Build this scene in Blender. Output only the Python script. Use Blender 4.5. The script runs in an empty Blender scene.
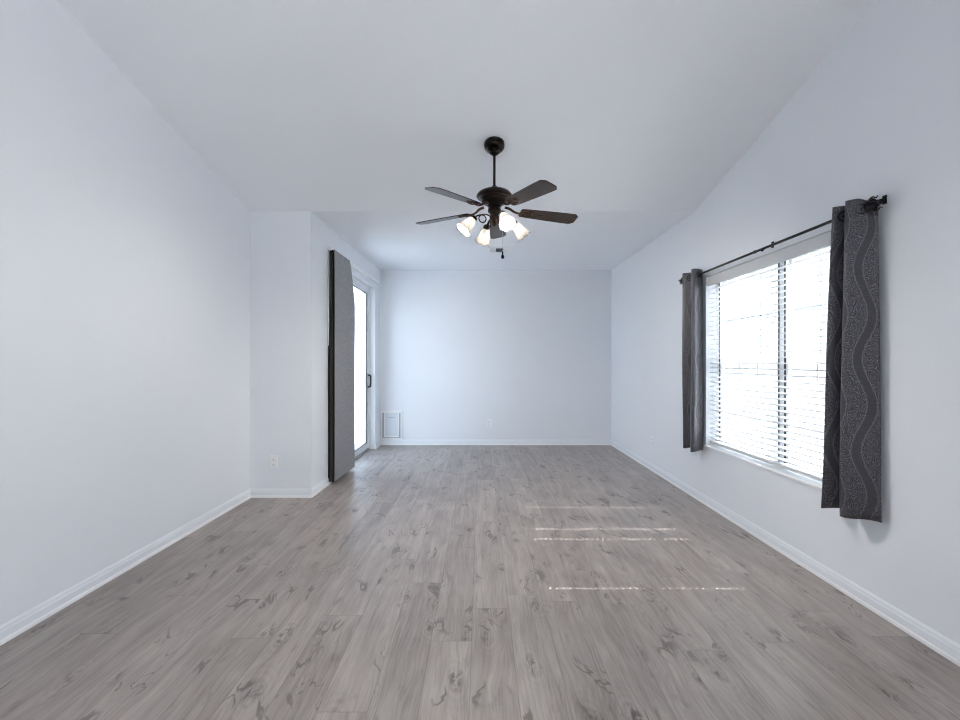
import bpy, bmesh, math, random
from mathutils import Vector, Matrix
random.seed(7)
S = bpy.context.scene
COL = S.collection
R = math.radians

# ------------------------------------------------------------------ camera
EYE = 1.25
cd = bpy.data.cameras.new('camera')
cam = bpy.data.objects.new('camera', cd); COL.objects.link(cam)
cam.location = (0, 0, EYE); cam.rotation_euler = (R(90), 0, 0)
cd.sensor_width = 36; cd.lens = 36 * 450 / 960
cd.shift_x = -0.0005; cd.shift_y = 0.0025
cd.clip_start = 0.05
S.camera = cam

# ------------------------------------------------------------------ exposure
S.view_settings.view_transform = 'Standard'
S.view_settings.look = 'None'
S.view_settings.gamma = 1
S.view_settings.use_curve_mapping = False
S.view_settings.exposure = 1.15
S.cycles.use_denoising = True
S.cycles.max_bounces = 14
S.cycles.diffuse_bounces = 10
S.cycles.transparent_max_bounces = 16
S.cycles.sample_clamp_indirect = 8
S.cycles.filter_width = 1.1

# ------------------------------------------------------------------ sky
W = bpy.data.worlds.new('sky'); S.world = W; W.use_nodes = True
wt = W.node_tree; wt.nodes.clear()
wo = wt.nodes.new('ShaderNodeOutputWorld'); wb = wt.nodes.new('ShaderNodeBackground')
tc = wt.nodes.new('ShaderNodeTexCoord'); sx = wt.nodes.new('ShaderNodeSeparateXYZ')
rp = wt.nodes.new('ShaderNodeValToRGB')
wt.links.new(tc.outputs['Generated'], sx.inputs[0]); wt.links.new(sx.outputs['Z'], rp.inputs[0])
wt.links.new(rp.outputs[0], wb.inputs[0]); wt.links.new(wb.outputs[0], wo.inputs[0])
rp.color_ramp.elements[0].position = 0.0; rp.color_ramp.elements[0].color = (0.88, 0.94, 1, 1)
rp.color_ramp.elements[1].position = 0.9; rp.color_ramp.elements[1].color = (0.70, 0.83, 1, 1)
wb.inputs[1].default_value = 3.5

# ------------------------------------------------------------------ sun
sd = bpy.data.lights.new('sun', 'SUN'); sd.energy = 17; sd.angle = R(0.06); sd.color = (1, 0.97, 0.93)
so = bpy.data.objects.new('sun', sd); COL.objects.link(so)
so.location = (8, 3, 9)
so.rotation_euler = (0, R(90 - 47.7), 0)      # from the window side, square to the wall

# dimensions -------------------------------------------------------
XL, XR = -2.133, 1.983
YC, YB, Y0 = 4.164, 6.81, -3.2
XD0, XD1 = -1.57, -1.515            # the patio-door wall, slightly skewed
HC = 2.648; SLOPE = 0.2225
T = 0.15
def zc(y): return HC + max(0, YC - y) * SLOPE
# ------------------------------------------------------------------ light portals at window, door and the added opening
def portal(name, loc, rot, sx_, sy_):
    l = bpy.data.lights.new(name, 'AREA'); l.shape = 'RECTANGLE'; l.size = sx_; l.size_y = sy_
    l.cycles.is_portal = True
    o = bpy.data.objects.new(name, l); COL.objects.link(o); o.location = loc; o.rotation_euler = rot
    return o
portal('portal_window', (2.16, 3.1, 1.26), (0, R(90), 0), 1.6, 1.8)
portal('portal_fill_opening', (XR + T + 0.02, -1.725, 0.72), (0, R(90), 0), 1.35, 2.45)
portal('portal_door', (-1.74, 5.55, 1.2), (0, R(-90), 0), 2.4, 2.0)

# ================================================================== helpers
def srgb(r, g, b):
    f = lambda c: (c / 255 / 12.92) if c / 255 <= 0.04045 else ((c / 255 + 0.055) / 1.055) ** 2.4
    return (f(r), f(g), f(b), 1)

class N:
    """small node builder"""
    def __init__(s, name):
        s.m = bpy.data.materials.new(name); s.m.use_nodes = True
        s.t = s.m.node_tree; s.t.nodes.clear()
        s.out = s.t.nodes.new('ShaderNodeOutputMaterial')
    def n(s, typ, **kw):
        n = s.t.nodes.new(typ)
        for k, v in kw.items(): setattr(n, k, v)
        return n
    def set(s, sock, v):
        if hasattr(v, 'is_output') or isinstance(v, bpy.types.NodeSocket): s.t.links.new(v, sock)
        else: sock.default_value = v
    def math(s, op, a, b=0.0, c=None, clamp=False):
        n = s.n('ShaderNodeMath', operation=op, use_clamp=clamp)
        s.set(n.inputs[0], a); s.set(n.inputs[1], b)
        if c is not None: s.set(n.inputs[2], c)
        return n.outputs[0]
    def xyz(s, x, y, z):
        n = s.n('ShaderNodeCombineXYZ'); s.set(n.inputs[0], x); s.set(n.inputs[1], y); s.set(n.inputs[2], z)
        return n.outputs[0]
    def noise(s, vec, scale=5, detail=3, rough=0.55, dist=0.0):
        n = s.n('ShaderNodeTexNoise'); s.set(n.inputs['Vector'], vec)
        n.inputs['Scale'].default_value = scale; n.inputs['Detail'].default_value = detail
        n.inputs['Roughness'].default_value = rough; n.inputs['Distortion'].default_value = dist
        return n.outputs['Fac']
    def smooth(s, v, lo, hi, a=0.0, b=1.0):
        n = s.n('ShaderNodeMapRange', interpolation_type='SMOOTHSTEP')
        s.set(n.inputs[0], v); n.inputs[1].default_value = lo; n.inputs[2].default_value = hi
        n.inputs[3].default_value = a; n.inputs[4].default_value = b
        return n.outputs[0]
    def mix(s, f, a, b):
        n = s.n('ShaderNodeMix', data_type='RGBA')
        s.set(n.inputs[0], f); s.set(n.inputs[6], a); s.set(n.inputs[7], b)
        return n.outputs[2]
    def obj(s):
        return s.n('ShaderNodeTexCoord').outputs['Object']
    def bump(s, h, strength=0.2, dist=0.01):
        n = s.n('ShaderNodeBump'); s.set(n.inputs['Height'], h)
        n.inputs['Strength'].default_value = strength; n.inputs['Distance'].default_value = dist
        return n.outputs[0]
    def bsdf(s, color, rough=0.5, metal=0.0, normal=None, spec=0.5, **kw):
        b = s.n('ShaderNodeBsdfPrincipled')
        s.set(b.inputs['Base Color'], color); s.set(b.inputs['Roughness'], rough)
        b.inputs['Metallic'].default_value = metal; b.inputs['Specular IOR Level'].default_value = spec
        if normal is not None: s.t.links.new(normal, b.inputs['Normal'])
        for k, v in kw.items(): s.set(b.inputs[k], v)
        s.t.links.new(b.outputs[0], s.out.inputs[0])
        return b

def paint(name, col, rough=0.6, bumpy=0.08, scale=140, var=0.03, spec=0.3):
    a = N(name); v = a.obj()
    lo = tuple(c * (1 - var) for c in col[:3]) + (1,)
    c = a.mix(a.noise(v, 1.3, 3), lo, col)
    a.bsdf(c, rough, normal=a.bump(a.noise(v, scale, 2), bumpy, 0.004), spec=spec)
    return a.m

def plain(name, col, rough=0.5, metal=0.0, var=0.06, scale=20, spec=0.5, bumpy=0.0, **kw):
    a = N(name); v = a.obj()
    lo = tuple(c * (1 - var) for c in col[:3]) + (1,)
    nz = a.noise(v, scale, 3)
    a.bsdf(a.mix(nz, lo, col), rough, metal, spec=spec, normal=a.bump(nz, bumpy, 0.003) if bumpy else None, **kw)
    return a.m

M = {}
M['wall'] = paint('wall paint', (0.785, 0.812, 0.85, 1), 0.65)
M['ceiling'] = paint('ceiling paint', (0.85, 0.875, 0.91, 1), 0.8, bumpy=0.15, scale=90)
M['trim'] = paint('trim paint', (0.86, 0.87, 0.88, 1), 0.35, bumpy=0.02)
M['plastic'] = plain('white plastic', (0.86, 0.87, 0.88, 1), 0.35)
M['slot'] = plain('dark slot', (0.05, 0.05, 0.055, 1), 0.6)
M['flap'] = plain('frosted flap', (0.74, 0.79, 0.84, 1), 0.25)
M['vinyl'] = plain('white window vinyl', (0.80, 0.83, 0.86, 1), 0.35)
M['gasket'] = plain('dark gasket', (0.03, 0.035, 0.04, 1), 0.5)
M['slat'] = plain('white slat', (0.62, 0.63, 0.64, 1), 0.4)
M['black'] = plain('black metal', (0.012, 0.012, 0.014, 1), 0.38, 0.6, scale=40)
M['bronze'] = plain('oil rubbed bronze', (0.028, 0.021, 0.018, 1), 0.32, 0.85, var=0.4, scale=30)
M['gilt'] = plain('antique bronze', (0.10, 0.06, 0.042, 1), 0.30, 0.9, var=0.5, scale=60)
M['alu'] = plain('grey aluminium', (0.45, 0.47, 0.50, 1), 0.35, 0.7)
M['concrete'] = plain('patio concrete', (0.72, 0.71, 0.69, 1), 0.9, var=0.2, scale=3)
M['block'] = plain('block wall', (0.60, 0.50, 0.42, 1), 0.9, var=0.15, scale=6)
M['stucco'] = plain('stucco', (0.31, 0.295, 0.28, 1), 0.9, var=0.1, scale=12)
M['edging'] = plain('black panel edging', (0.010, 0.010, 0.011, 1), 0.7)
M['lining'] = plain('brown grey lining', (0.12, 0.105, 0.095, 1), 0.8)
M['shrub'] = plain('green leaves', (0.12, 0.20, 0.07, 1), 0.8, var=0.6, scale=30)

def m_floor():
    a = N('grey oak planks'); v = a.obj()
    sp = a.n('ShaderNodeSeparateXYZ'); a.t.links.new(v, sp.inputs[0])
    x, y = sp.outputs[0], sp.outputs[1]
    PW, PL = 0.182, 1.25
    cx = a.math('DIVIDE', a.math('ADD', x, 20.06), PW); ci = a.math('FLOOR', cx); fx = a.math('FRACT', cx)
    wn = a.n('ShaderNodeTexWhiteNoise', noise_dimensions='1D'); a.set(wn.inputs['W'], ci)
    cy = a.math('ADD', a.math('DIVIDE', a.math('ADD', y, 30.0), PL), wn.outputs['Value'])
    ri = a.math('FLOOR', cy); fy = a.math('FRACT', cy)
    w2 = a.n('ShaderNodeTexWhiteNoise', noise_dimensions='2D'); a.t.links.new(a.xyz(ci, ri, 0), w2.inputs['Vector'])
    rnd = w2.outputs['Value']
    w3 = a.n('ShaderNodeTexWhiteNoise', noise_dimensions='3D'); a.t.links.new(a.xyz(ci, ri, 5.3), w3.inputs['Vector'])
    r2 = w3.outputs['Value']
    off = a.math('MULTIPLY', rnd, 37.0)
    # grain runs along the plank
    gx = a.math('ADD', x, off)
    wob = a.math('MULTIPLY', a.math('SUBTRACT', a.noise(a.xyz(a.math('MULTIPLY', gx, 5.0), a.math('MULTIPLY', y, 1.6), off), 1, 2), 0.5), 0.10)
    wx = a.math('ADD', gx, wob)
    fine = a.noise(a.xyz(a.math('MULTIPLY', wx, 150), a.math('MULTIPLY', y, 6.0), off), 1, 4, 0.65)
    broad = a.noise(a.xyz(a.math('MULTIPLY', wx, 26), a.math('MULTIPLY', y, 1.7), off), 1, 3, 0.6)
    cloud = a.noise(a.xyz(a.math('MULTIPLY', gx, 6), a.math('MULTIPLY', y, 3), off), 1, 2)
    # knots: sparse cells, elongated, with ripples around them
    vo = a.n('ShaderNodeTexVoronoi', voronoi_dimensions='2D', feature='F1')
    kx = a.math('ADD', a.math('MULTIPLY', a.math('ADD', wx, a.math('MULTIPLY', y, 0.10)), 4.6), 0)
    a.t.links.new(a.xyz(kx, a.math('MULTIPLY', y, 2.1), 0), vo.inputs['Vector'])
    vo.inputs['Scale'].default_value = 1
    dist = vo.outputs['Distance']
    sel = a.n('ShaderNodeSeparateColor'); a.t.links.new(vo.outputs['Color'], sel.inputs[0])
    keep = a.smooth(sel.outputs[0], 0.42, 0.52)
    core = a.math('MULTIPLY', a.smooth(dist, 0.20, 0.02), keep)
    rag = a.noise(a.xyz(a.math('MULTIPLY', gx, 38), a.math('MULTIPLY', y, 15), off), 1, 4, 0.7, 0.6)
    knot = a.math('MULTIPLY', core, a.smooth(rag, 0.44, 0.62))
    ring = a.math('MULTIPLY', a.math('SINE', a.math('MULTIPLY', dist, 75)), a.math('MULTIPLY', a.smooth(dist, 0.50, 0.10), keep))
    # dark branching cracks and smudges, slanting a little across the plank
    def cracks(sx_, sy_, seed, width, lo, hi):
        sk = a.math('ADD', gx, a.math('MULTIPLY', y, 0.22 if seed < 5 else -0.16))
        cr = a.noise(a.xyz(a.math('MULTIPLY', sk, sx_), a.math('MULTIPLY', y, sy_), a.math('ADD', off, seed)), 1, 3, 0.55, 0.9)
        ridge = a.smooth(a.math('ABSOLUTE', a.math('SUBTRACT', cr, 0.5)), width, width * 0.15)
        gate = a.noise(a.xyz(a.math('MULTIPLY', gx, 5.5), a.math('MULTIPLY', y, 3.2), seed * 3.1), 1, 1)
        return a.math('MULTIPLY', ridge, a.smooth(gate, lo, hi))
    crack = a.math('MAXIMUM', cracks(6, 2.4, 2.0, 0.034, 0.58, 0.68), cracks(12, 4.0, 8.0, 0.020, 0.63, 0.70))
    smudge = a.math('MULTIPLY', a.smooth(a.noise(a.xyz(a.math('MULTIPLY', wx, 14), a.math('MULTIPLY', y, 5), a.math('ADD', off, 4)), 1, 3, 0.6), 0.60, 0.74), 0.5)
    t = a.math('ADD', a.math('MULTIPLY', a.math('SUBTRACT', fine, 0.5), 1.15), a.math('MULTIPLY', a.math('SUBTRACT', broad, 0.5), 1.1))
    t = a.math('ADD', t, a.math('MULTIPLY', a.math('SUBTRACT', cloud, 0.5), 0.7))
    t = a.math('ADD', t, a.math('MULTIPLY', a.math('SUBTRACT', rnd, 0.5), 0.24))
    t = a.math('ADD', t, a.math('MULTIPLY', ring, 0.06))
    t = a.math('ADD', t, 0.5, clamp=True)
    base = a.mix(t, FLOOR_D, FLOOR_L)
    base = a.mix(a.math('MULTIPLY', r2, 0.22), base, FLOOR_W)
    base = a.mix(a.math('MULTIPLY', knot, 0.95), base, (0.050, 0.038, 0.032, 1))
    base = a.mix(a.math('MULTIPLY', smudge, 0.8), base, (0.11, 0.09, 0.08, 1))
    base = a.mix(a.math('MULTIPLY', crack, 0.72), base, (0.075, 0.060, 0.052, 1))
    ex = a.math('MULTIPLY', a.math('MINIMUM', fx, a.math('SUBTRACT', 1.0, fx)), PW)
    ey = a.math('MULTIPLY', a.math('MINIMUM', fy, a.math('SUBTRACT', 1.0, fy)), PL)
    e = a.math('MINIMUM', ex, ey)
    seam = a.smooth(e, 0.0030, 0.0008)
    base = a.mix(a.math('MULTIPLY', seam, 0.32), base, (0.055, 0.045, 0.04, 1))
    h = a.math('SUBTRACT', a.math('MULTIPLY', fine, 0.35), seam)
    rough = a.math('ADD', 0.36, a.math('MULTIPLY', fine, 0.12))
    a.bsdf(base, rough, normal=a.bump(h, 0.18, 0.0015), spec=0.9)
    return a.m
FLOOR_D = (0.160, 0.131, 0.115, 1); FLOOR_L = (0.445, 0.393, 0.362, 1); FLOOR_W = (0.35, 0.295, 0.263, 1)
M['floor'] = m_floor()

def m_glass(name, tint=(0.97, 0.99, 1, 1)):
    a = N(name)
    tr = a.n('ShaderNodeBsdfTransparent'); tr.inputs[0].default_value = tint
    gl = a.n('ShaderNodeBsdfGlossy'); gl.inputs['Roughness'].default_value = 0.02
    lw = a.n('ShaderNodeLayerWeight'); lw.inputs[0].default_value = 0.5
    fr = a.math('ADD', 0.035, a.math('MULTIPLY', a.math('POWER', lw.outputs['Facing'], 5.0), 0.6))
    mx = a.n('ShaderNodeMixShader'); a.set(mx.inputs[0], fr)
    a.t.links.new(tr.outputs[0], mx.inputs[1]); a.t.links.new(gl.outputs[0], mx.inputs[2])
    a.t.links.new(mx.outputs[0], a.out.inputs[0])
    return a.m
M['glass'] = m_glass('window glass')
M['doorglass'] = m_glass('tinted door glass', (0.77, 0.82, 0.865, 1))

def m_shade():
    a = N('frosted lamp glass'); v = a.obj()
    nz = a.noise(v, 55, 3, 0.6, 1.5)
    tl = a.n('ShaderNodeBsdfTranslucent'); a.set(tl.inputs[0], a.mix(a.smooth(nz, 0.42, 0.6), (0.27, 0.262, 0.25, 1), (0.11, 0.10, 0.085, 1)))
    df = a.n('ShaderNodeBsdfDiffuse'); df.inputs[0].default_value = (0.9, 0.9, 0.9, 1)
    gl = a.n('ShaderNodeBsdfGlossy'); gl.inputs['Roughness'].default_value = 0.15
    m1 = a.n('ShaderNodeMixShader'); m1.inputs[0].default_value = 0.35
    a.t.links.new(tl.outputs[0], m1.inputs[1]); a.t.links.new(df.outputs[0], m1.inputs[2])
    m2 = a.n('ShaderNodeMixShader'); m2.inputs[0].default_value = 0.07
    a.t.links.new(m1.outputs[0], m2.inputs[1]); a.t.links.new(gl.outputs[0], m2.inputs[2])
    a.t.links.new(m2.outputs[0], a.out.inputs[0])
    return a.m
M['shade'] = m_shade()
def m_bulb(col, s):
    a = N('lit bulb'); e = a.n('ShaderNodeEmission'); e.inputs[0].default_value = col; e.inputs[1].default_value = s
    a.t.links.new(e.outputs[0], a.out.inputs[0]); return a.m
M['bulb'] = m_bulb((1, 0.93, 0.85, 1), 1000)

def m_blade():
    a = N('dark walnut blade'); v = a.obj()
    sp = a.n('ShaderNodeSeparateXYZ'); a.t.links.new(v, sp.inputs[0])
    g = a.noise(a.xyz(a.math('MULTIPLY', sp.outputs[0], 4), a.math('MULTIPLY', sp.outputs[1], 90), 0), 1, 4, 0.6)
    a.bsdf(a.mix(g, (0.008, 0.0055, 0.005, 1), (0.075, 0.042, 0.026, 1)), 0.27, spec=0.5)
    return a.m
M['blade'] = m_blade()

def m_curtain():
    a = N('charcoal damask'); uv = a.n('ShaderNodeTexCoord').outputs['UV']
    sp = a.n('ShaderNodeSeparateXYZ'); a.t.links.new(uv, sp.inputs[0])
    u, w = sp.outputs[0], sp.outputs[1]
    P, H = 0.17, 0.46
    # ogee bands
    s1 = a.math('MULTIPLY', a.math('SINE', a.math('MULTIPLY', w, 2 * math.pi / H)), 0.042)
    f = a.math('ABSOLUTE', a.math('SUBTRACT', a.math('FRACT', a.math('DIVIDE', a.math('ADD', u, s1), P)), 0.5))
    band = a.smooth(f, 0.16, 0.10)
    line = a.math('MULTIPLY', a.smooth(a.math('ABSOLUTE', a.math('SUBTRACT', f, 0.17)), 0.022, 0.008), 1.0)
    # scrolling rings
    nz = a.n('ShaderNodeTexNoise'); a.t.links.new(uv, nz.inputs['Vector']); nz.inputs['Scale'].default_value = 16; nz.inputs['Detail'].default_value = 1
    mxv = a.n('ShaderNodeVectorMath', operation='MULTIPLY_ADD')
    a.t.links.new(nz.outputs['Color'], mxv.inputs[0]); mxv.inputs[1].default_value = (0.05, 0.05, 0); a.t.links.new(uv, mxv.inputs[2])
    vo = a.n('ShaderNodeTexVoronoi', voronoi_dimensions='2D'); a.t.links.new(mxv.outputs[0], vo.inputs['Vector']); vo.inputs['Scale'].default_value = 19
    rg = a.math('SINE', a.math('MULTIPLY', vo.outputs['Distance'], 34))
    pat = a.smooth(rg, -0.1, 0.5)
    # woven threads
    th = a.math('MULTIPLY', a.math('SINE', a.math('MULTIPLY', w, 2600)), 0.5)
    gate = a.n('ShaderNodeTexNoise'); a.t.links.new(uv, gate.inputs['Vector']); gate.inputs['Scale'].default_value = 70; gate.inputs['Detail'].default_value = 3
    k = a.math('MULTIPLY', a.math('MULTIPLY', pat, a.smooth(gate.outputs['Fac'], 0.36, 0.62, 0.12, 0.85)), a.math('SUBTRACT', 1.0, a.math('MULTIPLY', band, 0.8)))
    k = a.math('MAXIMUM', k, a.math('MULTIPLY', line, 0.7))
    col = a.mix(k, CUR_D, CUR_L)
    rough = a.math('SUBTRACT', 0.42, a.math('MULTIPLY', k, 0.12))
    a.bsdf(col, rough, metal=0.55, spec=0.6, normal=a.bump(a.math('ADD', k, a.math('MULTIPLY', th, 0.2)), 0.25, 0.002),
           **{'Sheen Weight': 0.15, 'Sheen Roughness': 0.4, 'IOR': 1.75})
    return a.m
CUR_D = (0.040, 0.039, 0.046, 1); CUR_L = (0.185, 0.180, 0.206, 1)
M['curtain'] = m_curtain()

def m_panel():
    a = N('grey woven panel'); v = a.obj()
    sp = a.n('ShaderNodeSeparateXYZ'); a.t.links.new(v, sp.inputs[0])
    g = a.noise(a.xyz(a.math('MULTIPLY', sp.outputs[0], 60), a.math('MULTIPLY', sp.outputs[1], 18), a.math('MULTIPLY', sp.outputs[2], 160)), 1, 3, 0.7)
    g2 = a.noise(a.xyz(0, a.math('MULTIPLY', sp.outputs[1], 160), a.math('MULTIPLY', sp.outputs[2], 20)), 1, 2, 0.7)
    t = a.math('MULTIPLY', a.math('ADD', g, g2), 0.5)
    a.bsdf(a.mix(a.smooth(t, 0.35, 0.65), (0.235, 0.232, 0.242, 1), (0.36, 0.355, 0.368, 1)), 0.85, spec=0.2, normal=a.bump(t, 0.2, 0.002))
    return a.m
M['panel'] = m_panel()

# ------------------------------------------------------------------ mesh helpers
def box(bm, x0, x1, y0, y1, z0, z1, bevel=0.0):
    vs = [bm.verts.new(p) for p in ((x0,y0,z0),(x1,y0,z0),(x1,y1,z0),(x0,y1,z0),(x0,y0,z1),(x1,y0,z1),(x1,y1,z1),(x0,y1,z1))]
    fs = [bm.faces.new([vs[i] for i in q]) for q in ((3,2,1,0),(4,5,6,7),(0,1,5,4),(1,2,6,5),(2,3,7,6),(3,0,4,7))]
    if bevel > 0:
        es = list({e for f in fs for e in f.edges})
        bmesh.ops.bevel(bm, geom=es, offset=bevel, segments=2, affect='EDGES', profile=0.6)
def prism(bm, pts, axis, a0, a1):
    """pts polygon in the two other axes, extruded along axis"""
    def P(p, a):
        return {'x': (a, p[0], p[1]), 'y': (p[0], a, p[1]), 'z': (p[0], p[1], a)}[axis]
    A = [bm.verts.new(P(p, a0)) for p in pts]; B = [bm.verts.new(P(p, a1)) for p in pts]
    n = len(pts)
    bm.faces.new(A[::-1]); bm.faces.new(B)
    for i in range(n): bm.faces.new((A[i], A[(i+1) % n], B[(i+1) % n], B[i]))
def frame_basis(d):
    d = Vector(d).normalized()
    u = d.orthogonal().normalized(); return u, d.cross(u), d
def lathe(bm, prof, n=28, origin=(0,0,0), direction=(0,0,1), wave=None, caps=True):
    u, v, d = frame_basis(direction); o = Vector(origin); rings = []
    for k, (r, h) in enumerate(prof):
        ring = []
        for i in range(n):
            t = 2 * math.pi * i / n; rr = r; hh = h
            if wave: rr, hh = wave(r, h, t, k / (len(prof) - 1))
            ring.append(bm.verts.new(o + d * hh + (u * math.cos(t) + v * math.sin(t)) * rr))
        rings.append(ring)
    for a, b in zip(rings, rings[1:]):
        for i in range(n): bm.faces.new((a[i], a[(i+1) % n], b[(i+1) % n], b[i]))
    if caps:
        if prof[0][0] > 1e-6: bm.faces.new(rings[0][::-1])
        if prof[-1][0] > 1e-6: bm.faces.new(rings[-1])
def tube(bm, pts, r, n=10, closed=False):
    pts = [Vector(p) for p in pts]; N_ = len(pts); rings = []; pu = None
    for i, p in enumerate(pts):
        if closed: d = pts[(i+1) % N_] - pts[i-1]
        else: d = pts[min(i+1, N_-1)] - pts[max(i-1, 0)]
        d.normalize()
        u = (pu - d * pu.dot(d)) if pu is not None else d.orthogonal()
        u.normalize(); pu = u; v = d.cross(u)
        rr = r(i / (N_ - 1)) if callable(r) else r
        rings.append([bm.verts.new(p + (u * math.cos(2*math.pi*k/n) + v * math.sin(2*math.pi*k/n)) * rr) for k in range(n)])
    m = N_ if closed else N_ - 1
    for i in range(m):
        a, b = rings[i], rings[(i+1) % N_]
        for k in range(n): bm.faces.new((a[k], a[(k+1) % n], b[(k+1) % n], b[k]))
    if not closed: bm.faces.new(rings[0][::-1]); bm.faces.new(rings[-1])
def spline(pts, k=6):
    pts = [Vector(p) for p in pts]; out = []
    for i in range(len(pts) - 1):
        p0 = pts[max(i-1, 0)]; p1 = pts[i]; p2 = pts[i+1]; p3 = pts[min(i+2, len(pts)-1)]
        for j in range(k):
            t = j / k
            out.append(0.5 * ((2*p1) + (p2-p0)*t + (2*p0-5*p1+4*p2-p3)*t*t + (-p0+3*p1-3*p2+p3)*t**3))
    out.append(pts[-1]); return out
def obj(name, bm, mat, parent=None, smooth=False, doubles=True):
    if doubles: bmesh.ops.remove_doubles(bm, verts=bm.verts, dist=1e-5)
    bmesh.ops.recalc_face_normals(bm, faces=bm.faces)
    me = bpy.data.meshes.new(name); bm.to_mesh(me); bm.free()
    for m in (mat if isinstance(mat, (list, tuple)) else [mat]): me.materials.append(m)
    if smooth:
        for p in me.polygons: p.use_smooth = True
        try: me.set_sharp_from_angle(angle=R(38))
        except Exception: pass
    o = bpy.data.objects.new(name, me); COL.objects.link(o)
    if parent: o.parent = parent
    return o
def B(): return bmesh.new()
def bxo(name, mat, parent, *boxes, bevel=0.0):
    bm = B()
    for b in boxes: box(bm, *b, bevel=bevel)
    return obj(name, bm, mat, parent, doubles=False)
def empty(name, loc=(0,0,0), rz=0):
    o = bpy.data.objects.new(name, None); COL.objects.link(o); o.location = loc; o.rotation_euler = (0,0,rz)
    o.empty_display_size = 0.1
    return o
def tag(o, label, cat, group=None):
    o['label'] = label; o['category'] = cat
    if group: o['group'] = group
    return o
def struct(o, label=None):
    o['kind'] = 'structure'
    if label: o['label'] = label
    return o

# ================================================================== the room
bm = B(); box(bm, XL - T, XR + T, Y0, YB + T, -0.12, 0)
struct(obj('floor', bm, M['floor']))

# ceiling: flat over the far end, sloping up towards the near end
bm = B(); e = 0.12
prism(bm, [(YB + T, HC), (YC, HC), (Y0, zc(Y0)), (Y0, zc(Y0) + e), (YC, HC + e), (YB + T, HC + e)], 'x', XL - T, XR + T)
struct(obj('ceiling', bm, M['ceiling']))

def side_wall(name, x0, x1, y0, y1, holes=()):
    """wall in the YZ plane whose top follows the ceiling; each hole = (ya, yb, za, zb)"""
    bm = B()
    def seg(a, b, lo=0, hi=None):
        ys = [a] + ([YC] if a < YC < b else []) + [b]
        top = [(y, zc(y) if hi is None else hi) for y in ys]
        prism(bm, [(a, lo), (b, lo)] + top[::-1], 'x', x0, x1)
    y = y0
    for ya, yb, za, zb in holes:
        seg(y, ya); seg(ya, yb, zb)
        if za > 0: seg(ya, yb, 0, za)
        y = yb
    seg(y, y1)
    return struct(obj(name, bm, M['wall'], doubles=False))
side_wall('wall_left', XL - T, XL, Y0, YC + T)
FILL_OPENING = (-2.95, -0.5, 0.05, 1.40)      # low unseen opening behind the camera, added to let in fill light
WY0, WY1, WZ0, WZ1 = 2.26, 3.955, 0.522, 2.000
side_wall('wall_right', XR, XR + T, Y0, YB + T, [FILL_OPENING, (WY0, WY1, WZ0, WZ1)])
bm = B(); box(bm, XL, XD0 - T, YC, YC + T, 0, HC)
struct(obj('wall_left_return', bm, M['wall']))
bm = B(); box(bm, XD1 - T, XR, YB, YB + T, 0, HC)
struct(obj('wall_back', bm, M['wall']))
# patio-door wall (skewed prism with a door opening)
DY0, DY1, DZ = 4.75, 6.50, 2.335
def xd(y): return XD0 + (XD1 - XD0) * (y - YC) / (YB - YC)
bm = B()
def dseg(a, b, z0, z1):
    prism(bm, [(xd(a), a), (xd(b), b), (xd(b) - T, b), (xd(a) - T, a)], 'z', z0, z1)
dseg(YC, DY0, 0, HC); dseg(DY1, YB, 0, HC); dseg(DY0, DY1, DZ, HC)
struct(obj('wall_left_patio', bm, M['wall'], doubles=False))

# wall behind the camera
bm = B(); box(bm, XL, XR, Y0, Y0 + T, 0, zc(Y0)); struct(obj('wall_rear', bm, M['wall']))

# baseboards: stepped profile
PROF = [(0, 0), (0.016, 0), (0.016, 0.014), (0.011, 0.022), (0.011, 0.054), (0.008, 0.060), (0.007, 0.070), (0.0015, 0.080), (0, 0.081)]
def baseboard(name, runs):
    bm = B()
    for p, q, nrm in runs:
        p = Vector((*p, 0)); q = Vector((*q, 0)); nrm = Vector((*nrm, 0)).normalized()
        A = [bm.verts.new(p + nrm * d + Vector((0, 0, z))) for d, z in PROF]
        C = [bm.verts.new(q + nrm * d + Vector((0, 0, z))) for d, z in PROF]
        n = len(PROF)
        bm.faces.new(A[::-1]); bm.faces.new(C)
        for i in range(n): bm.faces.new((A[i], A[(i+1) % n], C[(i+1) % n], C[i])).material_index = 0 if i in (1, 2) else 1
    return struct(obj(name, bm, [M['trim'], M['wall']], doubles=False))
baseboard('baseboard_left', [((XL, Y0), (XL, YC), (1, 0))])
baseboard('baseboard_left_return', [((XL, YC), (XD0 + 0.015, YC), (0, -1))])
baseboard('baseboard_left_patio', [((XD0, YC - 0.015), (xd(DY0), DY0), (1, -0.02)), ((xd(DY1), DY1), (XD1, YB), (1, -0.02))])
baseboard('baseboard_back', [((XD1, YB), (XR, YB), (0, -1))])
baseboard('baseboard_right', [((XR, Y0), (XR, YB), (-1, 0))])

# ------------------------------------------------------------------ window_1: two single-hung units side by side
win = struct(empty('window_1', (XR + 0.10, (WY0 + WY1) / 2, WZ0)))
cx_, cy_, cz_ = win.location
FX0, FX1 = 0.0, 0.05
w2 = (WY1 - WY0) / 2; wh = WZ1 - WZ0
f = bxo('window_frame', M['vinyl'], win, (FX0, FX1, -w2, -w2 + 0.03, 0, wh), (FX0, FX1, w2 - 0.03, w2, 0, wh),
        (FX0, FX1, -w2 + 0.03, w2 - 0.03, 0, 0.03), (FX0, FX1, -w2 + 0.03, w2 - 0.03, wh - 0.03, wh))
bxo('mullion', M['vinyl'], win, (FX0, FX1, -0.028, 0.028, 0.03, wh - 0.03))
bm = B()
for yy in (-w2 + 0.030, -0.034, 0.028, w2 - 0.036):
    box(bm, -0.006, 0.004, yy, yy + 0.006, 0.03, wh - 0.03)
obj('gasket', bm, M['gasket'], win, doubles=False)['label'] = 'dark rubber gasket'
mid = wh * 0.5
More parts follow.
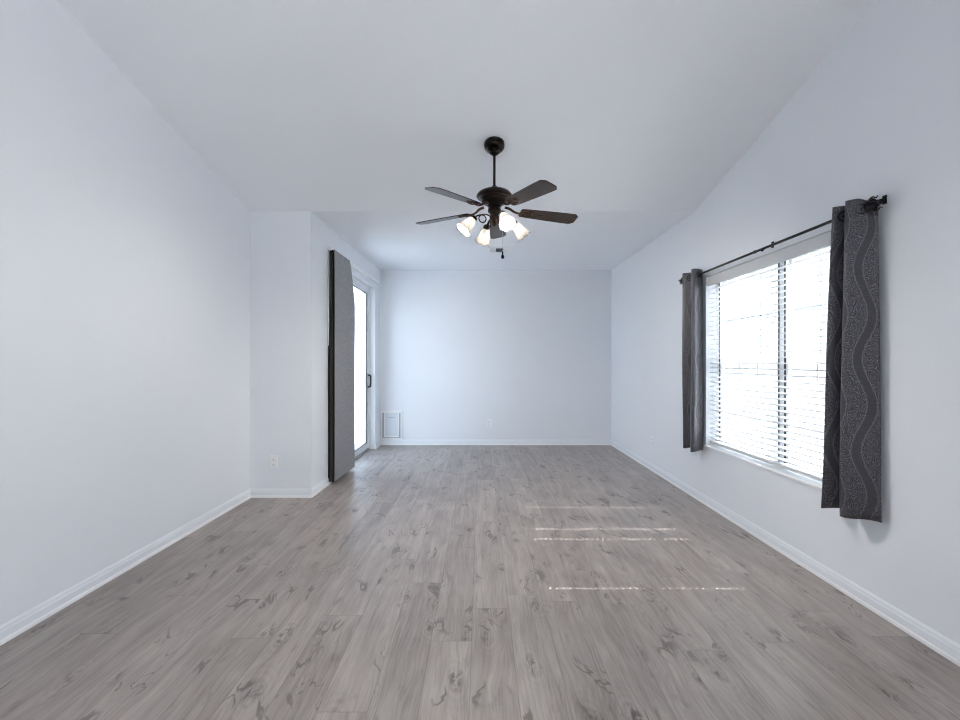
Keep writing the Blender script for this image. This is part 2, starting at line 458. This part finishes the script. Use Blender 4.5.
for (ya, yb) in ((-w2 + 0.036, -0.034), (0.034, w2 - 0.036)):
    for (za, zb, xa) in ((0.03, mid + 0.02, 0.004), (mid - 0.02, wh - 0.03, 0.026)):
        b = 0.028
        s = bxo('sash', M['vinyl'], win, (xa, xa + 0.02, ya, ya + b, za, zb), (xa, xa + 0.02, yb - b, yb, za, zb),
                (xa, xa + 0.02, ya + b, yb - b, za, za + b), (xa, xa + 0.02, ya + b, yb - b, zb - b, zb))
        bxo('pane', M['glass'], s, (xa + 0.008, xa + 0.012, ya + b, yb - b, za + b, zb - b))
        gw = 0.012; bars = []
        for q in (1/3, 2/3):
            yy = ya + b + (yb - ya - 2*b) * q; bars.append((xa + 0.0125, xa + 0.018, yy - gw/2, yy + gw/2, za + b, zb - b))
        zz = (za + zb) / 2; bars.append((xa + 0.0125, xa + 0.018, ya + b, yb - b, zz - gw/2, zz + gw/2))
        bxo('muntin', M['alu'], s, *bars)
    yl = (ya + yb) / 2
    bxo('sash_lock', M['alu'], win, (-0.012, 0.006, yl - 0.03, yl + 0.03, mid + 0.02, mid + 0.032), bevel=0.003)
sill = bxo('window_sill', M['trim'], win, (-0.118, 0.0, -w2, w2, -0.012, 0.004), bevel=0.004)

# ------------------------------------------------------------------ door_1: sliding glass patio door
door = struct(empty('door_1', (xd(5.5) - 0.10, (DY0 + DY1) / 2, 0)))
dh = (DY1 - DY0) / 2; b = 0.045
bxo('door_frame', M['vinyl'], door, (-0.05, 0.035, -dh, -dh + b, 0, DZ), (-0.05, 0.035, dh - b, dh, 0, DZ), (-0.05, 0.035, -dh + b, dh - b, DZ - b, DZ))
bxo('threshold', M['alu'], door, (-0.05, 0.05, -dh + b, dh - b, 0, 0.022), (0.0, 0.006, -dh + b, dh - b, 0.022, 0.034))['label'] = 'grey metal threshold'
def leaf(name, ya, yb, x0):
    z0, z1 = 0.026, DZ - b - 0.002; s = 0.055
    o = bxo(name, M['vinyl'], door, (x0, x0 + 0.026, ya, ya + s, z0, z1), (x0, x0 + 0.026, yb - s, yb, z0, z1),
            (x0, x0 + 0.026, ya + s, yb - s, z0, z0 + 0.075), (x0, x0 + 0.026, ya + s, yb - s, z1 - s, z1))
    bxo('pane', M['doorglass'], o, (x0 + 0.010, x0 + 0.016, ya + s, yb - s, z0 + 0.075, z1 - s))
    g = 0.012
    bxo('pane_gasket', M['gasket'], o, (x0 + 0.017, x0 + 0.0275, ya + s, ya + s + g, z0 + 0.075, z1 - s), (x0 + 0.017, x0 + 0.0275, yb - s - g, yb - s, z0 + 0.075, z1 - s),
        (x0 + 0.017, x0 + 0.0275, ya + s, yb - s, z0 + 0.075, z0 + 0.075 + g), (x0 + 0.017, x0 + 0.0275, ya + s, yb - s, z1 - s - g, z1 - s))['label'] = 'black glazing gasket'
    return o
leaf('fixed_panel', -dh + b, 0.02, -0.035)
sl = leaf('sliding_panel', -0.02, dh - b, 0.0)
hy = dh - b - 0.028
bm = B(); box(bm, 0.0265, 0.034, hy - 0.022, hy + 0.022, 0.87, 1.10, bevel=0.003)
hb = obj('handle_plate', bm, M['alu'], sl)
bm = B(); tube(bm, spline([(0.034, hy, 0.90), (0.066, hy, 0.905), (0.074, hy, 0.93), (0.074, hy, 1.04), (0.066, hy, 1.065), (0.034, hy, 1.07)], 5), 0.011, 10)
obj('door_handle', bm, M['black'], sl, smooth=True)['label'] = 'black door handle'

# ------------------------------------------------------------------ outside: patio, yard and walls
bxo('yard_right', M['concrete'], None, (XR + T, 12, -6, 16, -0.25, -0.15))
bxo('yard_left', M['concrete'], None, (-14, XL - T, -6, 16, -0.25, -0.15), (XL - T, XD0 - T - 0.02, YC + T, 16, -0.25, -0.15))
for n in ('yard_right', 'yard_left'): struct(bpy.data.objects[n])
bm = B(); box(bm, -8.1, -7.9, -4, 15, -0.15, 1.65)
o = tag(obj('garden_wall', bm, M['block']), 'tan block garden wall outside the glass patio door', 'garden wall')
bm = B(); box(bm, -8.13, -7.87, -4, 15, 1.65, 1.72, bevel=0.01); obj('wall_cap', bm, M['stucco'], o)
# house added outside the window, dims the daylight behind the slats
nh = tag(empty('backdrop_house', (5.2, 7.5, -0.15)), 'stucco house added outside to dim the daylight behind the window blind', 'house')
bm = B(); box(bm, 0, 5, -6.5, 8.5, 0, 3.1); obj('backdrop_wall', bm, M['stucco'], nh)
bm = B(); prism(bm, [(-0.35, 3.1), (5.35, 3.1), (2.5, 3.9)], 'y', -6.8, 8.8); obj('backdrop_roof', bm, M['block'], nh)

# ------------------------------------------------------------------ window blind
bl = tag(empty('window_blind', (XR + 0.052, (WY0 + WY1) / 2, WZ0)), 'white horizontal slat blind hanging inside the right wall window', 'blind')
hb_ = w2 - 0.006
bm = B(); box(bm, -0.028, 0.028, -hb_, hb_, wh - 0.052, wh - 0.002); obj('headrail', bm, M['slat'], bl)
bm = B(); box(bm, -0.044, -0.034, -hb_, hb_, wh - 0.085, wh - 0.002, bevel=0.003)
box(bm, -0.034, -0.028, -hb_, -hb_ + 0.02, wh - 0.05, wh - 0.01); box(bm, -0.034, -0.028, hb_ - 0.02, hb_, wh - 0.05, wh - 0.01)
obj('valance', bm, M['slat'], bl)
holes = [2.49 - cy_, 3.182 - cy_, 3.376 - cy_, 3.882 - cy_]
cords = sorted(holes)
pitch = 0.0405; zs = []
z = 0.075
while z < wh - 0.10: zs.append(z); z += pitch
bm = B(); half = 0.0245; hw, hl = 0.0075, 0.0075; tilt = math.tan(R(5))
def slat(z):
    ys = [-hb_] + [v for c in cords for v in ((c - (hw if c < 0.6 else 0.011), c + (hw if c < 0.6 else 0.011)) if c > -0.3 else (c - 0.0045, c + 0.0045))] + [hb_]
    def sec(x): return z + x * tilt + 0.002 * (1 - (x / half) ** 2)
    xs_full = [-half, -hl, 0, hl, half]
    def strip(y0, y1, xs):
        top = [(x, sec(x)) for x in xs]; bot = [(x, sec(x) - 0.0040) for x in xs][::-1]
        prism(bm, top + bot, 'y', y0, y1)
    for i in range(len(ys) - 1):
        if i % 2 == 0: strip(ys[i], ys[i+1], xs_full)
        else: strip(ys[i], ys[i+1], [-half, -hl]); strip(ys[i], ys[i+1], [hl, half])
for z in zs: slat(z)
obj('slats', bm, M['slat'], bl, doubles=False)
bm = B(); box(bm, -0.026, 0.026, -hb_, hb_, 0.022, 0.045, bevel=0.004); obj('bottom_rail', bm, M['slat'], bl)
for c in cords:
    bm = B()
    for x in (-0.027, 0.027): tube(bm, [(x, c + 0.014, 0.045), (x, c + 0.014, wh - 0.052)], 0.0009, 5)
    obj('ladder_cord', bm, M['slat'], bl)
bm = B(); tube(bm, [(-0.038, hb_ - 0.12, wh - 0.085), (-0.040, hb_ - 0.12, 0.85)], 0.004, 8); obj('tilt_wand', bm, M['plastic'], bl)

# ------------------------------------------------------------------ curtain rod
RX, RZ = 1.908, 2.018
rod = tag(empty('curtain_rod', (RX, 3.18, RZ)), 'thin black curtain rod with leafy knob ends above the window blind', 'curtain rod')
bm = B(); tube(bm, [(0, 2.23 - 3.18, 0), (0, 4.20 - 3.18, 0)], 0.0085, 12); obj('rod', bm, M['black'], rod, smooth=True)
def finial(y, s):
    bm = B()
    prof = [(0.0, 0), (0.013, 0.0), (0.016, 0.008), (0.009, 0.016), (0.012, 0.022), (0.025, 0.036), (0.028, 0.048), (0.022, 0.062), (0.011, 0.074), (0.008, 0.082), (0.013, 0.090), (0.011, 0.099), (0.0, 0.104)]
    lathe(bm, prof, 24, (0, y - 3.18, 0), (0, s, 0), wave=lambda r, h, t, k: (r * (1 + (0.20 * math.cos(6 * t) if 0.02 < h < 0.075 else 0)), h))
    for k in range(5):
        t = 2 * math.pi * k / 5 + 0.4
        pts = [Vector((math.cos(t) * r, y - 3.18 + s * h, math.sin(t) * r)) for r, h in ((0.013, 0.018), (0.030, 0.030), (0.036, 0.050), (0.026, 0.068), (0.033, 0.078))]
        tube(bm, spline(pts, 4), lambda q: 0.0045 - 0.002 * q, 6)
    obj('finial', bm, M['black'], rod, smooth=True)
finial(2.236, -1); finial(4.195, 1)
for yb_ in (2.205, 3.05, 4.215):
    bm = B(); y = yb_ - 3.18; xw = XR - RX
    box(bm, xw - 0.006, xw - 0.0005, y - 0.011, y + 0.011, -0.012 + 0.02, 0.05, bevel=0.0015)
    tube(bm, spline([(xw - 0.006, y, 0.026), (xw * 0.5, y, 0.020), (0.012, y, -0.004), (0.0, y, -0.0125), (-0.011, y, -0.004)], 5), 0.0042, 8)
    obj('bracket', bm, M['black'], rod, smooth=True)
bm = B(); tube(bm, [(-0.0, 3.12 - 3.18, 0), (0, 3.135 - 3.18, 0)], 0.011, 12); obj('joint_collar', bm, M['black'], rod)

# ------------------------------------------------------------------ curtains
def curtain(name, label, top, bot, ztop, zbot, grom_at, sag):
    root = empty(name, (RX, sum(p[1] for p in top) / len(top), zbot))
    tag(root, label, 'curtain', 'grommet curtains at the window')
    o0 = root.location
    T_ = spline([(x, y, 0) for x, y in top], 9); Bo = spline([(x, y, 0) for x, y in bot], 9)
    n = len(T_); rows = 46
    bm = B(); uvl = bm.loops.layers.uv.new('UVMap')
    acc = [0.0]
    for i in range(1, n): acc.append(acc[-1] + 1.25 * (Bo[i] - Bo[i-1]).length)
    rng = random.Random(name + label); ph = [rng.uniform(0, 6) for _ in range(4)]
    grid = []
    for j in range(rows + 1):
        t = j / rows; row = []
        for i in range(n):
            p = T_[i].lerp(Bo[i], t ** 0.9)
            z = ztop - sag(acc[i] / acc[-1]) * (1 - t) + (zbot - ztop) * t + 0.010 * t * math.sin(acc[i] * 18 + ph[0])
            dx = 0.006 * t * math.sin(6 * t + acc[i] * 9 + ph[1]); dy = 0.006 * t * math.sin(5 * t + acc[i] * 7 + ph[2])
            x = min(p.x + dx, XR - 0.018)
            row.append(bm.verts.new((x - o0.x, p.y + dy - o0.y, z - o0.z)))
        grid.append(row)
    for j in range(rows):
        for i in range(n - 1):
            f = bm.faces.new((grid[j][i], grid[j+1][i], grid[j+1][i+1], grid[j][i+1]))
            for l, (ii, jj) in zip(f.loops, ((i, j), (i, j+1), (i+1, j+1), (i+1, j))):
                l[uvl].uv = (acc[ii], (1 - jj / rows) * (ztop - zbot))
    me_o = obj('curtain_panel', bm, M['curtain'], root, smooth=True, doubles=False)
    for p in me_o.data.polygons: p.use_smooth = True
    sm = me_o.modifiers.new('thickness', 'SOLIDIFY'); sm.thickness = 0.0035; sm.offset = 0
    for (yg, ang) in grom_at:
        bm = B()
        pts = [(math.cos(q) * 0.024, 0, math.sin(q) * 0.024) for q in [2 * math.pi * k / 24 for k in range(24)]]
        tube(bm, pts, 0.0055, 8, closed=True)
        g = obj('grommet', bm, M['black'], root, smooth=True)
        g['label'] = 'black metal grommet'
        g.location = (0, yg - o0.y, RZ - o0.z); g.rotation_euler = (0, 0, ang)
    return root
curtain('curtain', 'charcoal damask curtain at the near end of the window, closest to the camera',
        [(1.948, 2.205), (1.925, 2.235), (1.862, 2.290), (1.905, 2.318), (1.950, 2.335), (1.905, 2.362), (1.868, 2.385), (1.91, 2.40), (1.952, 2.41)],
        [(1.955, 2.190), (1.925, 2.235), (1.868, 2.335), (1.910, 2.362), (1.950, 2.380), (1.895, 2.412), (1.846, 2.440), (1.90, 2.465), (1.955, 2.48)],
        2.072, 0.462, [(2.252, R(-41)), (2.318, R(27)), (2.362, R(-31))], lambda s: 0.04 * max(0, 1 - s / 0.2))
curtain('curtain', 'damask curtain with a silvery sheen at the far end of the window',
        [(1.972, 3.990), (1.950, 3.968), (1.915, 3.940), (1.885, 3.925), (1.862, 3.926), (1.852, 3.945), (1.880, 4.01), (1.950, 4.06), (1.905, 4.10), (1.858, 4.135), (1.905, 4.162), (1.95, 4.17)],
        [(1.972, 3.990), (1.950, 3.968), (1.915, 3.940), (1.885, 3.925), (1.862, 3.926), (1.852, 3.945), (1.880, 4.01), (1.950, 4.06), (1.905, 4.10), (1.858, 4.135), (1.905, 4.162), (1.95, 4.17)],
        2.068, 0.468, [(3.935, R(28)), (4.035, R(48)), (4.098, R(-39))], lambda s: 0.0)

# ------------------------------------------------------------------ panel blind at the patio door
PY0 = 4.59
pb = tag(empty('panel_blind', (XD0 + 0.05, PY0, 0)), 'grey woven panel blind with black edges, stacked beside the patio door', 'panel blind')
bm = B()
prism(bm, [(-0.042, 0.0), (-0.002, 0.0), (0.040, 1.98), (0.0, 1.98)], 'z', 2.40, 2.428); obj('headrail', bm, M['plastic'], pb)
def panel(x0, dx, y0, y1t, y1b, z0, z1, mats, bulge, th=0.006, nm='panel'):
    """hanging fabric sheet with a stiff black hem down each edge"""
    bm = B(); rows, cols = 30, 8; g = [[], []]
    for side in (0, 1):
        for j in range(rows + 1):
            t = j / rows; z = z1 + (z0 - z1) * t; row = []
            far = y1t + (y1b - y1t) * min(1, t * 5.0) ** 0.8 + 0.008 * math.sin(t * 7)
            for i in range(cols + 1):
                s = i / cols; y = y0 + 0.004 * math.sin(t * 9 + bulge * 50) + (far - y0) * s
                x = x0 + dx * s + bulge * math.sin(math.pi * t) * (0.5 + 0.5 * math.cos(6 * s)) - side * th
                row.append(bm.verts.new((x, y, z)))
            g[side].append(row)
    def q(a, b_, c, d, m): f = bm.faces.new((a, b_, c, d)); f.material_index = m
    for side in (0, 1):
        for j in range(rows):
            for i in range(cols):
                q(g[side][j][i], g[side][j+1][i], g[side][j+1][i+1], g[side][j][i+1], 0)
    for j in range(rows):
        for i in (0, cols): q(g[0][j][i], g[0][j+1][i], g[1][j+1][i], g[1][j][i], 1)
    for i in range(cols):
        for j in (0, rows): q(g[0][j][i], g[0][j][i+1], g[1][j][i+1], g[1][j][i], 1)
    return obj(nm, bm, mats, pb, smooth=True)
fabr = [M['panel'], M['edging']]; dark = [M['edging'], M['edging']]
panel(0.030, 0.014, 0.0, 0.50, 0.68, 0.028, 2.402, fabr, 0.004)
panel(0.012, 0.012, 0.004, 0.46, 0.58, 0.026, 2.400, [M['edging'], M['edging']], 0.003, 0.010)['label'] = 'black lined panel edge'
panel(-0.008, 0.010, 0.002, 0.46, 0.58, 0.026, 2.400, [M['lining'], M['lining']], 0.002, 0.003)['label'] = 'brown grey panel lining'
panel(-0.026, 0.010, 0.006, 0.46, 0.58, 0.026, 2.400, dark, 0.002, 0.012)['label'] = 'black lined panel edge'
bm = B(); tube(bm, [(-0.021, -0.016, 2.405), (-0.022, -0.020, 1.42)], 0.004, 8); obj('wand', bm, M['plastic'], pb)['label'] = 'white plastic wand'

# ------------------------------------------------------------------ pet door, outlets, vent
pd = tag(empty('pet_door', (-1.345, YB, 0.085)), 'small white pet door with pale flap low in the back wall corner', 'pet door')
w, h = 0.16, 0.435
bxo('outer_frame', M['trim'], pd, (-w, -w + 0.022, -0.018, 0, 0, h), (w - 0.022, w, -0.018, 0, 0, h), (-w + 0.022, w - 0.022, -0.018, 0, 0, 0.022), (-w + 0.022, w - 0.022, -0.018, 0, h - 0.03, h))
bxo('channel', M['alu'], pd, (-w + 0.022, -w + 0.048, -0.012, 0, 0.022, h - 0.03), (w - 0.048, w - 0.022, -0.012, 0, 0.022, h - 0.03), (-w + 0.048, w - 0.048, -0.012, 0, 0.022, 0.036))['label'] = 'grey side channel'
bxo('inner_frame', M['trim'], pd, (-w + 0.048, -w + 0.062, -0.016, 0, 0.036, h - 0.03), (w - 0.062, w - 0.048, -0.016, 0, 0.036, h - 0.03), (-w + 0.062, w - 0.062, -0.016, 0, 0.036, 0.054))
fl = bxo('flap', M['flap'], pd, (-w + 0.062, w - 0.062, -0.008, -0.002, 0.054, h - 0.03))
bxo('flap_bar', M['alu'], fl, (-0.05, 0.05, -0.0105, -0.008, h - 0.105, h - 0.095))
def outlet(loc, rz, label):
    r = tag(empty('wall_outlet', loc, rz), label, 'outlet', 'power outlets')
    bm = B(); box(bm, -0.037, 0.037, -0.006, 0, -0.0585, 0.0585, bevel=0.0025); obj('plate', bm, M['plastic'], r)
    for zz in (-0.024, 0.024):
        bm = B(); box(bm, -0.017, 0.017, -0.0085, -0.005, zz - 0.0145, zz + 0.0145, bevel=0.002)
        s = obj('socket', bm, M['plastic'], r)
        bxo('slot', M['slot'], s, (-0.0085, -0.0060, -0.0092, -0.0080, zz - 0.002, zz + 0.008), (0.0055, 0.0080, -0.0092, -0.0080, zz - 0.002, zz + 0.007), (-0.003, 0.003, -0.0092, -0.0080, zz - 0.010, zz - 0.005))
    return r
outlet((-1.911, YC, 0.33), 0, 'white power outlet on the narrow return wall left of the patio door')
outlet((0.13, YB, 0.327), 0, 'white power outlet low in the middle of the back wall')
outlet((XR, 5.20, 0.34), R(-90), 'white power outlet low on the right wall beyond the window')
v = tag(empty('ceiling_vent', (0.235, 5.58, HC)), 'white ceiling air vent with dark louvres beyond the fan', 'vent')
a_, b_ = 0.15, 0.13
bxo('vent_frame', M['trim'], v, (-a_, -a_ + 0.03, -b_, b_, -0.010, 0), (a_ - 0.03, a_, -b_, b_, -0.010, 0), (-a_ + 0.03, a_ - 0.03, -b_, -b_ + 0.03, -0.010, 0), (-a_ + 0.03, a_ - 0.03, b_ - 0.03, b_, -0.010, 0))
bxo('vent_recess', M['slot'], v, (-a_ + 0.03, a_ - 0.03, -b_ + 0.03, b_ - 0.03, -0.002, 0))['label'] = 'dark vent recess'
for xa, xb in ((-a_ + 0.03, -0.045), (0.045, a_ - 0.03)):
    bm = B()
    for k in range(9):
        yy = -b_ + 0.042 + k * 0.0215
        prism(bm, [(yy, -0.003), (yy + 0.002, -0.003), (yy + 0.014, -0.011), (yy + 0.012, -0.011)], 'x', xa, xb)
    obj('louvre_bank', bm, M['trim'], v, doubles=False)

# ------------------------------------------------------------------ ceiling fan with four lamps
FXX, FYY = 0.101, 3.277
FZ = zc(FYY)
fan = tag(empty('ceiling_fan', (FXX, FYY, FZ)), 'dark bronze five-blade ceiling fan with four lit glass lamps', 'ceiling fan')
def Z(z): return z - FZ
bm = B()
# canopy hugging the slope
nrm = Vector((0, -SLOPE, -1)).normalized()
lathe(bm, [(0.0, -0.006), (0.068, -0.006), (0.074, 0.002), (0.075, 0.018), (0.073, 0.034), (0.064, 0.048), (0.044, 0.056), (0.034, 0.058), (0.037, 0.066), (0.036, 0.078), (0.026, 0.088), (0.014, 0.092), (0.0, 0.092)], 32, (0, 0, 0.0), nrm)
obj('canopy', bm, M['bronze'], fan, smooth=True)
bm = B(); tube(bm, [(0, 0, Z(2.79)), (0, 0, Z(2.50))], 0.0095, 14)
lathe(bm, [(0.0, 0), (0.024, 0), (0.026, 0.012), (0.019, 0.030), (0.0, 0.032)], 20, (0, 0, Z(2.502)))
obj('downrod', bm, M['bronze'], fan, smooth=True)
bm = B()
lathe(bm, [(0.0, 2.508), (0.045, 2.506), (0.085, 2.498), (0.115, 2.483), (0.129, 2.466), (0.131, 2.456), (0.125, 2.448), (0.100, 2.441), (0.093, 2.430), (0.094, 2.418), (0.084, 2.408), (0.066, 2.402), (0.052, 2.398), (0.0, 2.396)], 40, (0, 0, -FZ))
obj('motor_housing', bm, M['bronze'], fan, smooth=True)
bm = B(); tube(bm, [(0.112 * math.cos(q), 0.112 * math.sin(q), Z(2.446)) for q in [2*math.pi*k/40 for k in range(40)]], 0.0035, 6, closed=True)
obj('trim_ring', bm, M['gilt'], fan, smooth=True)['label'] = 'antique bronze trim ring'

def blade_mesh():
    bm = B()
    prof = [(0.195, 0.040), (0.205, 0.050), (0.26, 0.055), (0.40, 0.062), (0.55, 0.068), (0.612, 0.069), (0.640, 0.042)]
    pts = [(x, y) for x, y in prof] + [(x, -y) for x, y in prof[::-1]]
    prism(bm, pts, 'z', -0.003, 0.003)
    bmesh.ops.bevel(bm, geom=[e_ for e_ in bm.edges], offset=0.0012, segments=1, affect='EDGES')
    return bm
def iron_mesh():
    bm = B()
    tube(bm, spline([(0.080, 0, 0.028), (0.115, 0, 0.022), (0.145, 0, 0.004), (0.175, 0, -0.006), (0.205, 0, -0.006)], 5), lambda q: 0.010 - 0.003 * q, 10)
    for sgn in (1, -1):
        c = [(0.225 + 0.026 * math.cos(q), sgn * 0.020 + 0.017 * math.sin(q), -0.0065) for q in [2*math.pi*k/18 for k in range(18)]]
        tube(bm, c, 0.0042, 6, closed=True)
    c = [(0.262 + 0.026 * math.cos(q), 0.022 * math.sin(q), -0.0065) for q in [2*math.pi*k/18 for k in range(18)]]
    tube(bm, c, 0.0042, 6, closed=True)
    for x, y in ((0.215, 0.03), (0.215, -0.03), (0.265, 0)):
        lathe(bm, [(0.0, 0), (0.006, 0), (0.005, 0.003), (0.0, 0.004)], 10, (x, y, -0.004), (0, 0, -1))
    return bm
b0 = i0 = None
for ph in (59, 131, 203, 275, 347):
    if b0 is None:
        bo = b0 = obj('fan_blade', blade_mesh(), M['blade'], fan); io = i0 = obj('blade_iron', iron_mesh(), M['gilt'], bo, smooth=True)
        io['label'] = 'antique bronze blade iron with loops'
    else:
        bo = b0.copy(); COL.objects.link(bo); io = i0.copy(); COL.objects.link(io); io.parent = bo
    bo.location = (0, 0, Z(2.362))
    bo.rotation_mode = 'XYZ'
    bo.rotation_euler = (Matrix.Rotation(R(-ph), 3, 'Z') @ Matrix.Rotation(R(2.4), 3, 'Y') @ Matrix.Rotation(R(-12), 3, 'X')).to_euler()
bm = B()
lathe(bm, [(0.0, 2.400), (0.050, 2.398), (0.052, 2.385), (0.040, 2.376), (0.048, 2.364), (0.048, 2.345), (0.036, 2.336), (0.030, 2.322), (0.0, 2.320)], 28, (0, 0, -FZ))
obj('switch_housing', bm, M['bronze'], fan, smooth=True)
bm = B()
lathe(bm, [(0.0, 2.322), (0.030, 2.320), (0.036, 2.306), (0.034, 2.292), (0.022, 2.280), (0.018, 2.268), (0.024, 2.258), (0.016, 2.246), (0.006, 2.240), (0.0, 2.236)], 24, (0, 0, -FZ))
obj('light_fitter', bm, M['gilt'], fan, smooth=True)['label'] = 'reddish bronze light fitter'
def lamp(ph):
    """scrolled arm > cup, shade, bulb, in the fan's frame; local x runs outwards"""
    bm = B()
    tube(bm, spline([(0.026, 0, 2.306 - FZ), (0.050, 0, 2.318 - FZ), (0.080, 0, 2.318 - FZ), (0.115, 0, 2.310 - FZ), (0.140, 0, 2.298 - FZ), (0.152, 0, 2.283 - FZ)], 5), 0.0055, 8)
    cc = [(0.092 + 0.027 * math.cos(q), 0, 2.286 - FZ + 0.027 * math.sin(q)) for q in [2*math.pi*k/22 for k in range(22)]]
    tube(bm, cc, 0.0042, 8, closed=True)
    arm = obj('lamp_arm', bm, M['bronze'], fan, smooth=True)
    ax = Vector((0.66, 0, -0.75)).normalized(); o = Vector((0.150, 0, 2.290 - FZ))
    bm = B(); lathe(bm, [(0.0, -0.006), (0.010, -0.006), (0.022, 0.002), (0.026, 0.014), (0.024, 0.030), (0.0, 0.030)], 20, o, ax); obj('lamp_cup', bm, M['bronze'], arm, smooth=True)
    bm = B()
    wv = lambda r, h, t, k: (r * (1 + 0.05 * k * math.cos(8 * t)), h + 0.004 * k * k * math.cos(8 * t))
    lathe(bm, [(0.021, 0.020), (0.027, 0.030), (0.034, 0.050), (0.038, 0.075), (0.043, 0.100), (0.052, 0.125), (0.060, 0.138)], 40, o, ax, wave=wv, caps=False)
    sh = obj('lamp_shade', bm, M['shade'], arm, smooth=True); sh['label'] = 'lit frosted glass shade with scalloped rim'
    for p in sh.data.polygons: p.use_smooth = True
    sm = sh.modifiers.new('thickness', 'SOLIDIFY'); sm.thickness = 0.002
    bm = B(); lathe(bm, [(0.0, 0.030), (0.010, 0.032), (0.012, 0.045), (0.021, 0.066), (0.023, 0.080), (0.018, 0.094), (0.008, 0.101), (0.0, 0.102)], 20, o, ax)
    bu = obj('bulb', bm, M['bulb'], arm, smooth=True); bu['label'] = 'glowing warm bulb'
    arm.rotation_euler = (0, 0, R(-ph))
for ph in (70, 160, 250, 340): lamp(ph)
bm = B(); cxo = 0.060
tube(bm, [(cxo, -0.01, 2.352 - FZ), (cxo, -0.01, 2.045 - FZ)], 0.0011, 6)
tube(bm, [(0.044, -0.008, 2.352 - FZ), (cxo + 0.001, -0.01, 2.352 - FZ)], 0.003, 6)
ch = obj('pull_chain', bm, M['alu'], fan)
bm = B(); lathe(bm, [(0.0, 2.056), (0.003, 2.055), (0.006, 2.045), (0.004, 2.036), (0.010, 2.024), (0.012, 2.014), (0.008, 2.004), (0.0, 2.000)], 16, (cxo, -0.01, -FZ))
obj('chain_fob', bm, M['black'], ch, smooth=True)['label'] = 'black chain fob'
